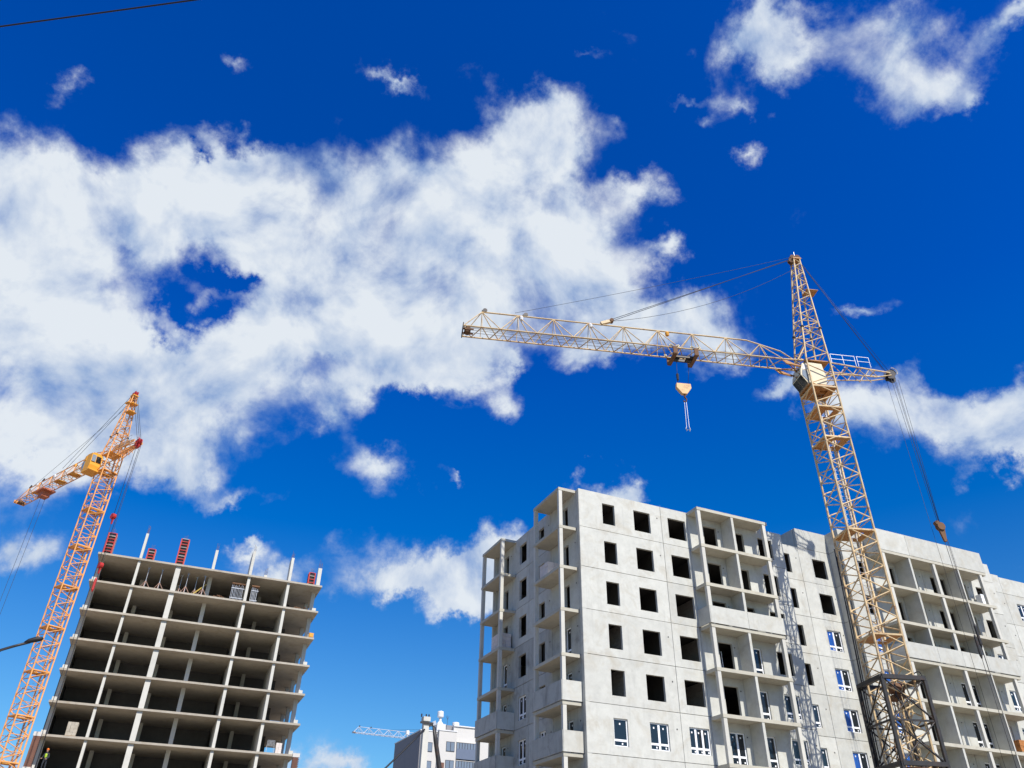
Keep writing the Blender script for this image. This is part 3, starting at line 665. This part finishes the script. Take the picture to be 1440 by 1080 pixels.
# orange crane beside the frame building
TH2 = R(-61)
C2b = (-9.45, 87.0, 0); zj2 = 41.3+E1
C2, jp2, zt2, hx2, hz2 = crane('tower_crane', 'orange tower crane with red pulleys left of the bare frame building', C2b, TH2, 1.62, 1.36, 1.5, zj2,
    [z+E1 for z in (39.2, 34.7, 30.6, 26.4, 22.4, 18.3, 14.4, 10.6)], (.35, 49.0+E1), 21.0, 1.7, 1.2, 1.6, 5.2, CR2, CR2B, CR2B, .07, .04, top_w=.45, cab_dx=-.9, cab_dy=-1.2)
for y in (-.2, .15): rope('stay_rope', [jp2(-11.5, y, zt2+.2), (hx2-.3, y, hz2+.1)], .022, ROPE, C2)
rope('stay_rope', [jp2(-18.5, 0, zt2+.1), (hx2-.4, .2, hz2-.5)], .018, ROPE, C2)
for y in (-.25, .0, .2): rope('stay_rope', [(hx2+.2, y, hz2+.2), (5.15, y, zj2+.2)], .022, ROPE, C2)
for i, (x, z) in enumerate(((5.1, 32.7), (5.25, 27.6))):
    rope('back_rope', [(x, -.1+.25*i, zj2-.3), (x, -.1+.25*i, z+E1)], .025, ROPE, C2)
    f = MB(); f.cyl((x, -.1+.25*i, z+E1), (0,1,0), .3, .35, 14); f.prism([(x-.2, z+E1), (x+.2, z+E1), (x+.06, z-.8+E1), (x-.06, z-.8+E1)], -.12+.25*i, .0+.25*i, 'y'); f.build('rope_block', RED, C2)
    rope('back_rope', [(x, -.05+.25*i, z-.6+E1), (x+.1, -.05+.25*i, 3)], .025, ROPE, C2)
rope('back_rope', [(5.2, .3, zj2-.3), (5.2, .3, 3)], .02, ROPE, C2)
f = MB(); f.tube([(5.25,.15,26.4+E1),(5.25,.15,26.2+E1),(5.25,.15,25.2+E1),(5.25,.15,25.0+E1)], [.05,.12,.12,.04], 8); f.build('turnbuckle', RED, C2)
f = MB(); f.box(-15.4, -13.4, -.75, .75, zj2-.35, zj2-.2); f.box(-15.0, -13.9, -.45, .45, zj2-1.0, zj2-.35); f.cyl((-14.9, 0, zj2-.5), (0,1,0), .3, .5, 12); f.build('trolley', mat('faded_red_paint', (.45,.13,.06), .6, rust=.3), C2)
for x in (-8.0, -11.2, -16.2): box('jib_platform', x-.6, x+.6, -.55, .55, zj2+.05, zj2+.1, CR2B, C2)
for y in (-.25, .25): rope('hoist_rope', [jp2(-14.4, y, zj2-.8), jp2(-14.4, y, 4)], .02, ROPE, C2)
f = MB(); f.prism([(.4, zj2+.0), (.8, zj2+.7), (3.2, zj2+.6), (5.0, zj2+.25), (5.0, zj2+.0)], -.5, -.42, 'y'); f.prism([(.4, zj2+.0), (.8, zj2+.7), (3.2, zj2+.6), (5.0, zj2+.25), (5.0, zj2+.0)], .42, .5, 'y'); f.build('counter_side_plate', CR2, C2)
f = MB(); f.box(hx2-.8, hx2-.1, -.45, .45, hz2-.9, hz2-.8); f.box(hx2+.1, hx2+.8, -.4, .4, hz2-1.3, hz2-1.2); f.build('head_deck', CR2B, C2)
f = MB(); f.box(-1.9, 1.9, -1.9, 1.9, .5, 1.5); f.build('chassis', CR2B, C2)

# far crane behind the white block
C3, jp3, zt3, _, _ = crane('tower_crane', 'distant pale grey crane jib showing beyond the white block', (82, 219, 0), R(3), 1.9, 1.9, 0, 41.2, [], (.3, 45.2), 29.5, 1.5, 1.4, 2.0, 6, mat('pale_grey_paint', (.50,.53,.58), .6, rust=.3, rust_col=(.45,.25,.2)), RUSTY, TIN, .08, .05, cab=False, detail=False)
for xx in (-12, -20): rope('stay_rope', [jp3(xx, 0, zt3), (.3, 0, 45)], .03, ROPE, C3)

# ------------------------------------------------------------------ frame building under construction
D = 90.738; AX, AY = D*math.sin(-.0885), D*math.cos(-.0885)
FB = thing('frame_building', 'bare concrete frame building with open floors under construction', 'building', (AX, AY, 0), -.0271)
HT = 31.68+EYE; FL = 3.0; FW = 23.99; FD = 15.0
lev = [HT-FL*k for k in range(0, 11)]
for k, z in enumerate(lev):
    box('floor_slab', 0, FW, 0, FD, z-.2, z, CON3, FB)
XC = (4.05, 7.95, 15.65, 20.05)
for k in range(0, 10):
    zb, ztp = lev[k+1]+.001, lev[k]-.201
    for i, x in enumerate(XC):
        if i in (2, 3): box('shear_wall', x, x+.3, .22, 6.0, zb, ztp, CONW, FB)
        elif i == 1: box('column', x, x+.52, .22, .52, zb, ztp, CONW, FB)
        else: box('column', x, x+.26, .22, .82, zb, ztp, CONW, FB)
    for x in (.12, 11.55, 23.25): box('column', x, x+.42, 2.25, 2.65, zb, ztp, CONW, FB)
    for x in (4.4, 8.3, 17.6, 23.2):
        for y in (6.5, 10.5): box('column', x, x+.4, y, y+.4, zb, ztp, CONW, FB)
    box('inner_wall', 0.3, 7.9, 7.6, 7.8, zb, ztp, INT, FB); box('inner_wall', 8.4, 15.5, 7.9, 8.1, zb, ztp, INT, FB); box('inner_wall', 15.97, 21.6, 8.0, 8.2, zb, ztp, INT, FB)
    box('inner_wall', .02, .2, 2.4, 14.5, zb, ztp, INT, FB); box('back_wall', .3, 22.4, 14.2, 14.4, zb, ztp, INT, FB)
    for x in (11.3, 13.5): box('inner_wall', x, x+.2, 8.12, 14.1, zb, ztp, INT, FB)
# concrete rising above the roof slab
zr0 = HT+.001
for x, y, h_, sx, sy in ((4.05,.22,2.95,.26,.6), (11.6,.3,2.35,.3,.4), (15.65,.22,2.9,.3,2.6), (20.05,.22,2.85,.3,1.6), (23.3,.3,2.15,.42,.4), (17.55,3.0,1.3,.35,.35)):
    c = box('column', x, x+sx, y, y+sy, zr0, HT+h_, CONW, FB)
    for i in range(3):
        for j in range(2): bar('rebar', (x+.05+(sx-.1)*i/2, y+.06+(sy-.12)*j, HT+h_), (x+.05+(sx-.1)*i/2+random.uniform(-.02,.02), y+.06+(sy-.12)*j, HT+h_+random.uniform(.5,1.1)), .014, RUSTY, FB, 4)
# low starter blocks at the slab ends
for k in range(1, 9):
    for x in (.15, 23.3): box('upstand', x, x+.42, .3, .6, lev[k]+.001, lev[k]+.38, CONW, FB)
# brick infill on the lower floors
for k in (6, 7, 8, 9):
    zb = lev[k+1]+.001
    for x0, x1 in ((-.3, .3), (23.75, 24.3)):
        t = MB(); r_ = 0; z = zb
        while z < lev[k]-.25:
            off = .13 if r_ % 2 else 0; x = x0
            while x < x1-.02:
                b_ = min(x+.26-(off if x == x0 else 0), x1+(.1 if r_ % 2 else 0)); t.box(x+.006, b_-.006, -.12, .12, z+.006, z+.082); x = b_
            z += .088; r_ += 1
        setp(t.build('brick_infill', DBRICK, FB), kind='stuff')
        box('white_lintel', x0-.05, x1+.12, -.14, .13, lev[k]-.25, lev[k]+.12, WHITE, FB)
        box('backing_wall', x0, x1, .125, .4, zb, lev[k]-.26, WHITE, FB)
FBm = Matrix.Translation((AX, AY, 0)) @ Matrix.Rotation(-.0271, 4, 'Z')
def fb(x, y, z): return FBm @ Vector((x, y, z))
# red column formwork on the roof and one at the right
def formwork(x, y, h_, wd, label):
    t = thing('column_formwork', label, 'formwork', fb(x, y, HT+.001), -.0271, None)
    box('formwork_plate', .05, wd-.05, .1, wd-.1, .001, h_-.05, FWD, t)
    for xx in (0, wd-.07):
        for yy in (0, wd-.07): box('frame_post', xx-.03, xx+.1, yy, yy+.07, 0, h_, RED, t)
    n_ = int(h_/.3)
    for i in range(n_):
        z = .05+i*(h_-.1)/(n_-1)
        for yy in (-.001, wd-.06): box('frame_rail', .102, wd-.102, yy, yy+.06, z, z+.075, RED if i % 3 else FWP, t)
        for xx in (-.001, wd-.06): box('frame_rail', xx, xx+.06, .072, wd-.072, z, z+.07, RED, t)
    box('formwork_plate', wd+.01, wd+.06, .05, wd-.05, .02, h_-.15, FWP, t)
    for i in range(4): bar('rebar', (wd*.3+i*.09, wd*.5, h_-.1), (wd*.3+i*.1, wd*.5, h_+random.uniform(.4,.8)), .013, RUSTY, t, 4)
formwork(.35, .5, 2.5, .85, 'red column formwork at the roof corner beside the orange crane')
formwork(4.5, 3.5, 2.5, .8, 'short looking red formwork behind the thin roof column')
formwork(7.75, .4, 3.1, .85, 'tallest red column formwork in the middle of the roof edge')
formwork(22.4, .9, 1.7, .75, 'small red formwork beside the last roof column')
# steel props under the top slab
PLEG = mat('brown_prop_leg', (.42,.27,.21), .7)
PL = ['steel tripod prop next to the thin column under the top slab', 'steel tripod prop close to the thick column, on the orange crane side', 'steel tripod prop between the thick column and the yellow beam', 'steel tripod prop at the foot of the yellow beam', 'steel tripod prop beside the recessed column past the yellow beam', 'steel tripod prop set back behind the thick column']
zf = lev[1]+.001
for i, (x, y) in enumerate(((5.3, .9), (6.7, .9), (9.4, .9), (10.4, 1.6), (11.2, .9), (8.8, 1.8))):
    t = thing('shoring_prop', PL[i], 'prop', fb(x, y, zf), 0, 'props under the top slab')
    bar('tube', (0,0,.02), (0,0,2.3), .036, GALV, t); f = MB(); f.box(-.1,.1,-.02,.02,2.3,2.34); f.box(-.1,-.07,-.02,.02,2.34,2.5); f.box(.07,.1,-.02,.02,2.34,2.5); f.build('fork_head', GALV, t)
    f = MB(); f.cyl((0,0,.95), (0,0,1), .06, .14, 8); f.build('collar', GALV, t)
    for a in (.4, 2.5, 4.6): bar('leg', (0,0,.95), (.75*math.cos(a), .75*math.sin(a), .02), .034, PLEG, t)
t = thing('timber_beam', 'yellow formwork beam leaning between the props', 'beam', fb(10.2, 1.0, zf), R(5)); bar('beam', (-.1,0,.03), (1.35,.5,1.75), .09, mat('yellow_timber', (.42,.29,.06), .7), t, 4)
for x, lb in ((14.2, 'tall grey bundle of scaffold tubes left of the shear wall under the top slab'), (16.35, 'narrower grey bundle of scaffold tubes right of the shear wall')):
    wdd = 1.35 if x < 15 else .75
    t = thing('scaffold_bundle', lb, 'scaffolding', fb(x, .55, zf), -.0271)
    n_ = int(wdd/.15)
    for i in range(n_):
        for j in range(2): bar('tube', (i*wdd/n_, j*.4, .01), (i*wdd/n_+random.uniform(-.03,.03), j*.4, 1.75+random.uniform(-.1,.12)), .024, GALV, t)
    for z in (.3, 1.4): box('band', -.04, wdd, -.05, -.03, z, z+.06, GALV, t)
    box('top_boards', -.05, wdd+.05, -.05, .5, 1.9, 2.05, RUSTY, t)
for x, n_, lb in ((12.4, 7, 'low heap of scrap on the top floor beside the scaffold bundle'), (21.3, 6, 'low heap of scrap on the top floor beside the last columns')):
    t = MB()
    for i in range(n_*2):
        a = random.uniform(0, 3); t.box(-.2,.2,-.05,.05,-.05,.05, Matrix.Rotation(a, 3, 'Z') @ Matrix.Rotation(random.uniform(-.4,.4), 3, 'Y'), (random.uniform(0,1.2), random.uniform(0,.4), .12+random.uniform(0,.2)))
    o = t.build('scrap_heap', RUSTY); o.location = fb(x, .5, zf); setp(o, lb, 'scrap')
o = block_pack(tuple(fb(2.2, .5, lev[6]+.001)), 3, 3, 4, (.31,.3,.3), 'grey-brown wrapped block pack on an open floor of the frame building', CON3)
o = block_pack(tuple(fb(22.0, .9, lev[6]+.001)), 2, 2, 5, (.3,.3,.2), 'beige block stack behind the last columns of the frame building', FOAM)
t = thing('waste_basket', 'grey wire basket standing by the beige block stack', 'basket', fb(21.1, 1.2, lev[6]+.001))
for i in range(6):
    bar('wire', (i*.15, 0, .8), (i*.15, 0, 1.35), .015, GALV, t, 4); bar('wire', (0, 0, .8+i*.11), (.75, 0, .8+i*.11), .015, GALV, t, 4)
for x in (0, .75): bar('leg', (x, 0, .002), (x, 0, .8), .03, GALV, t, 4)
o = MB().box(0,.5,0,.5,0,.5).box(.05,.45,-.06,0,.06,.44).build('crate', CR2B); o.location = fb(23.4, .05, lev[2]+.002); setp(o, 'small yellow crate at the slab edge of the frame building', 'crate')

# ------------------------------------------------------------------ the worker
def skin_body(name, verts, edges, radii, m, parent, lvl=2):
    me = bpy.data.meshes.new(name); me.from_pydata(verts, edges, []); o = link(name, me, parent); me.materials.append(m)
    md = o.modifiers.new('Skin', 'SKIN'); md.use_smooth_shade = True
    for v, r_ in zip(me.skin_vertices[0].data, radii): v.radius = (r_ if isinstance(r_, tuple) else (r_, r_))
    me.skin_vertices[0].data[0].use_root = True
    o.modifiers.new('Sub', 'SUBSURF').levels = lvl; o.modifiers[-1].render_levels = lvl; return o
wk = thing('person', 'worker in orange helmet and lime vest standing at the floor edge', 'person', fb(1.25, .6, lev[7]+.001), R(-25))
V = [(0,0,.95),(0,-.02,1.15),(0,-.04,1.38),(0,-.05,1.50),(0,-.06,1.58),   # pelvis..neck
     (-.1,0,.9),(-.13,-.06,.5),(-.13,.02,.09),(-.13,-.14,.05),(.1,0,.9),(.13,.02,.5),(.14,.08,.09),(.14,-.08,.05),
     (-.19,-.04,1.42),(-.27,-.08,1.16),(-.22,-.26,1.0),(-.2,-.34,.97),(.19,-.04,1.42),(.28,-.02,1.15),(.24,-.2,.97),(.22,-.28,.93)]
Ed = [(0,1),(1,2),(2,3),(3,4),(0,5),(5,6),(6,7),(7,8),(0,9),(9,10),(10,11),(11,12),(2,13),(13,14),(14,15),(15,16),(2,17),(17,18),(18,19),(19,20)]
Ra = [(.15,.11),(.15,.11),(.17,.11),.07,.055,.1,.07,.05,.05,.1,.07,.05,.05,.07,.052,.042,.035,.07,.052,.042,.035]
body = skin_body('body', V, Ed, Ra, DCLOTH, wk)
skin_body('vest', [(0,0,.98),(0,-.02,1.15),(0,-.04,1.36),(0,-.045,1.45)], [(0,1),(1,2),(2,3)], [(.165,.125),(.165,.125),(.19,.125),(.12,.09)], VEST, wk, 2)
f = MB(); f.tube([(0,-.06,1.54),(0,-.065,1.6),(0,-.075,1.68),(0,-.07,1.76),(0,-.06,1.80)], [.05,.075,.09,.085,.04], 14); f.box(-.015,.015,-.19,-.15,1.65,1.70); f.build('head', SKIN, body, True)
f = MB(); f.tube([(0,-.07,1.73),(0,-.068,1.74),(0,-.065,1.80),(0,-.06,1.86),(0,-.06,1.885)], [.145,.12,.115,.075,.01], 16); f.build('helmet', HELM, body, True)
for s, (x, y, z) in ((-1, (-.2,-.34,.97)), (1, (.22,-.28,.93))):
    f = MB(); f.box(x-.035, x+.035, y-.08, y+.02, z-.03, z+.03)
    for i in range(4): f.tube([(x-.026+i*.017, y-.08, z), (x-.026+i*.017, y-.12-.01*(i in (1,2)), z-.01), (x-.026+i*.017, y-.13, z-.05)], .009, 5)
    f.tube([(x+s*-.035, y-.02, z), (x+s*-.06, y-.06, z-.02), (x+s*-.05, y-.09, z-.03)], .01, 5); f.build('hand', SKIN, body)

# ------------------------------------------------------------------ finished white block behind
S = 1.22
WB = thing('apartment_block', 'finished white and grey apartment block with roof vents in the distance', 'building', (0, 0, 0))
def w_(x, z): return (x*S, z*S+EYE)
YF = 115*S
def wbox(name, x0, x1, z0, z1, y0, y1, m, p=WB): 
    return box(name, x0*S, x1*S, YF+y0, YF+y1, (z0*S+EYE) if z0 > -1 else 0.0, z1*S+EYE, m, p)
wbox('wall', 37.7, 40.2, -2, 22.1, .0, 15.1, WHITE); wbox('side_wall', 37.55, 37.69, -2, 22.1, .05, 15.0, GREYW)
wbox('wall', 40.21, 42.9, -2, 22.25, -.6, 15, WHITE); wbox('wall', 42.95, 60, -2, 23.3, 1.2, 15, WHITE)
wbox('brick_band', 40.2, 41.2, 16.0, 18.1, -.63, -.602, DBRICK)
wbox('cornice', 37.5, 40.25, 22.1, 22.25, -.08, 15.2, TIN); wbox('cornice', 40.15, 42.98, 22.26, 22.4, -.7, 15.1, TIN); wbox('cornice', 42.9, 60.1, 23.3, 23.45, 1.0, 15.1, TIN)
def wwin(x, z, wd, ht, y, n_=2):
    f = MB(); f.box(x*S, (x+wd)*S, YF+y-.06, YF+y-.003, z*S+EYE, (z+ht)*S+EYE); o = f.build('window', DARKF, WB)
    for i in range(n_):
        a = (x+wd*(i+.08)/n_)*S; b = (x+wd*(i+.92)/n_)*S
        box('pane', a, b, YF+y-.075, YF+y-.062, (z+.08)*S+EYE, (z+ht-.08)*S+EYE, PALEG, o)
DARKF = mat('dark_window_frame', (.05,.05,.06), .5); PALEG = mat('reflecting_glass', (.17,.20,.24), .08, spec=.8)
for k in range(7):
    wwin(38.6, 19.4-2.42*k, .85, 1.25, 0, 1); wwin(41.35, 19.6-2.42*k, 1.3, 1.3, -.6, 2); wwin(43.8, 17.6-2.42*k, 1.0, .95, 1.2, 2)
for k in range(8):
    z = 18.8-2.42*k
    b_ = box('balcony', 43.05*S, 46.6*S, YF-.3, YF+1.19, z*S+EYE, (z+1.35)*S+EYE, BALC, WB)
    if k == 0 or True:
        fz = (z+1.36)*S+EYE
        for i in range(8): box('glazing_pane', (43.1+i*.43)*S, (43.1+i*.43+.36)*S, YF-.24, YF-.2, fz, fz+.95, PALEG, WB)
        for i in range(9): box('mullion', (43.05+i*.43)*S, (43.05+i*.43+.06)*S, YF-.26, YF-.18, fz, fz+1.0, DARKF, WB)
        box('balcony_roof', 43.05*S, 46.6*S, YF-.3, YF+1.19, fz+1.0, fz+1.08, WHITE, WB)
def vent(x, z, r_, hgt, y, base_w=0):
    f = MB(); X = x*S; Z = z*S+EYE; Y = YF+y
    f.tube([(X,Y,Z),(X,Y,Z+hgt*.45)], r_*.45, 10); f.tube([(X,Y,Z+hgt*.45),(X,Y,Z+hgt*.5),(X,Y,Z+hgt*.9),(X,Y,Z+hgt)], [r_*.6,r_,r_,r_*.9], 14)
    f.build('roof_vent', TIN, WB)
wbox('chimney', 40.55, 41.9, 22.3, 23.6, 2, 4.0, WHITE)
f = MB(); X = 41.2*S; f.tube([(X,YF+3,23.6*S+EYE),(X,YF+3,24.0*S+EYE)], [.8,.4], 4); f.build('chimney_cap', TIN, WB)
vent(41.25, 23.9, .58, 1.9, 3); vent(43.75, 23.35, .65, .95, 3); vent(36.9+1.0, 22.2, .35, 1.3, 9)
f = MB(); f.box(42.0*S, 42.9*S, YF+2, YF+4.5, 22.3*S+EYE, 23.5*S+EYE); f.build('stair_head', GREYW, WB)
bar('antenna', (42.4*S, YF+3, 23.5*S+EYE), (42.4*S, YF+3, 25.0*S+EYE), .03, DARK, WB, 4)
for dx in (-.3, .3): bar('antenna', (42.4*S, YF+3, 24.4*S+EYE), (42.4*S+dx, YF+3, 24.9*S+EYE), .025, DARK, WB, 4)

# ------------------------------------------------------------------ street furniture
py = 33.0; sc = py/35
PO = thing('utility_pole', 'square tapered concrete utility pole with metal cap', 'pole', (11.63*sc, py, 0))
MB().tube([(0,0,0),(0,0,7.1*sc+EYE)], [.25,.16], 4).build('shaft', CONW, PO)
box('cap', -.15, .15, -.15, .15, 7.1*sc+EYE+.001, 7.28*sc+EYE, CONW, PO); box('crossarm', -.28, .28, -.17, -.12, 6.98*sc+EYE, 7.06*sc+EYE, DARK, PO)
for x in (-.2, .0, .12): f = MB(); f.cyl((x, 0, 7.34*sc+EYE), (0,0,1), .03, .12, 8); f.build('insulator', DARK, PO)
LP = thing('street_lamp', 'dark curved steel lamp post beside the concrete pole', 'lamp', (12.5*sc, py+.2, 0))
MB().tube([(.28,0,0),(.18,0,3.6),(-.02,0,5.3*sc+EYE),(-.27,0,6.4*sc+EYE),(-.38,0,6.95*sc+EYE),(-.45,0,7.02*sc+EYE),(-.58,0,7.0*sc+EYE),(-.72,0,6.8*sc+EYE)], [.12,.11,.10,.09,.07,.05,.045,.04], 10).build('post', DARK, LP, True)
f = MB(); f.prism([(-.45, 7.0*sc+EYE), (-.52, 7.12*sc+EYE), (-.36, 7.22*sc+EYE), (-.3, 7.05*sc+EYE)], -.08, .08, 'y'); f.build('lamp_head', GALV, LP)
o = rope('power_cable', sag((11.55*sc, py-.15, 6.75*sc+EYE), (4.2, py-3, 2.2), .25), .035, BLK, None); setp(o, 'thick black cable slanting down from the concrete pole', 'cable')
LL = thing('street_lamp', 'black street lamp head on a thin curved arm beside the orange crane', 'lamp', (-4.62, 28, 0))
q = 1.4
MB().tube([(0,0,0),(0,0,5.5),(.02,0,6.15*1.0+EYE-.6),(.1,0,4.46*q+EYE-.15),(.45,0,4.57*q+EYE),(.75,0,4.68*q+EYE),(1.12,0,4.80*q+EYE)], [.09,.07,.06,.05,.04,.04,.04], 8).build('post', DARK, LL, True)
f = MB(); f.tube([(.98,0,4.77*q+EYE),(1.08,0,4.82*q+EYE),(1.25,0,4.87*q+EYE),(1.40,0,4.90*q+EYE),(1.44,0,4.9*q+EYE)], [.04,.07,.085,.06,.02], 10); f.build('lamp_head', BLK, LL, True)
d = Vector((1.55, -.99, 0)); p = Vector((-2.63, 5.53, 6.5+EYE))
o = rope('overhead_wire', [p-d*5, p, p+d, p+d*6], .007, BLK, None, 6); setp(o, 'thin dark overhead wire crossing the open sky', 'wire')

# ------------------------------------------------------------------ render settings
scene.render.engine = 'CYCLES'; scene.cycles.max_bounces = 6; scene.cycles.diffuse_bounces = 3; scene.cycles.use_denoising = True
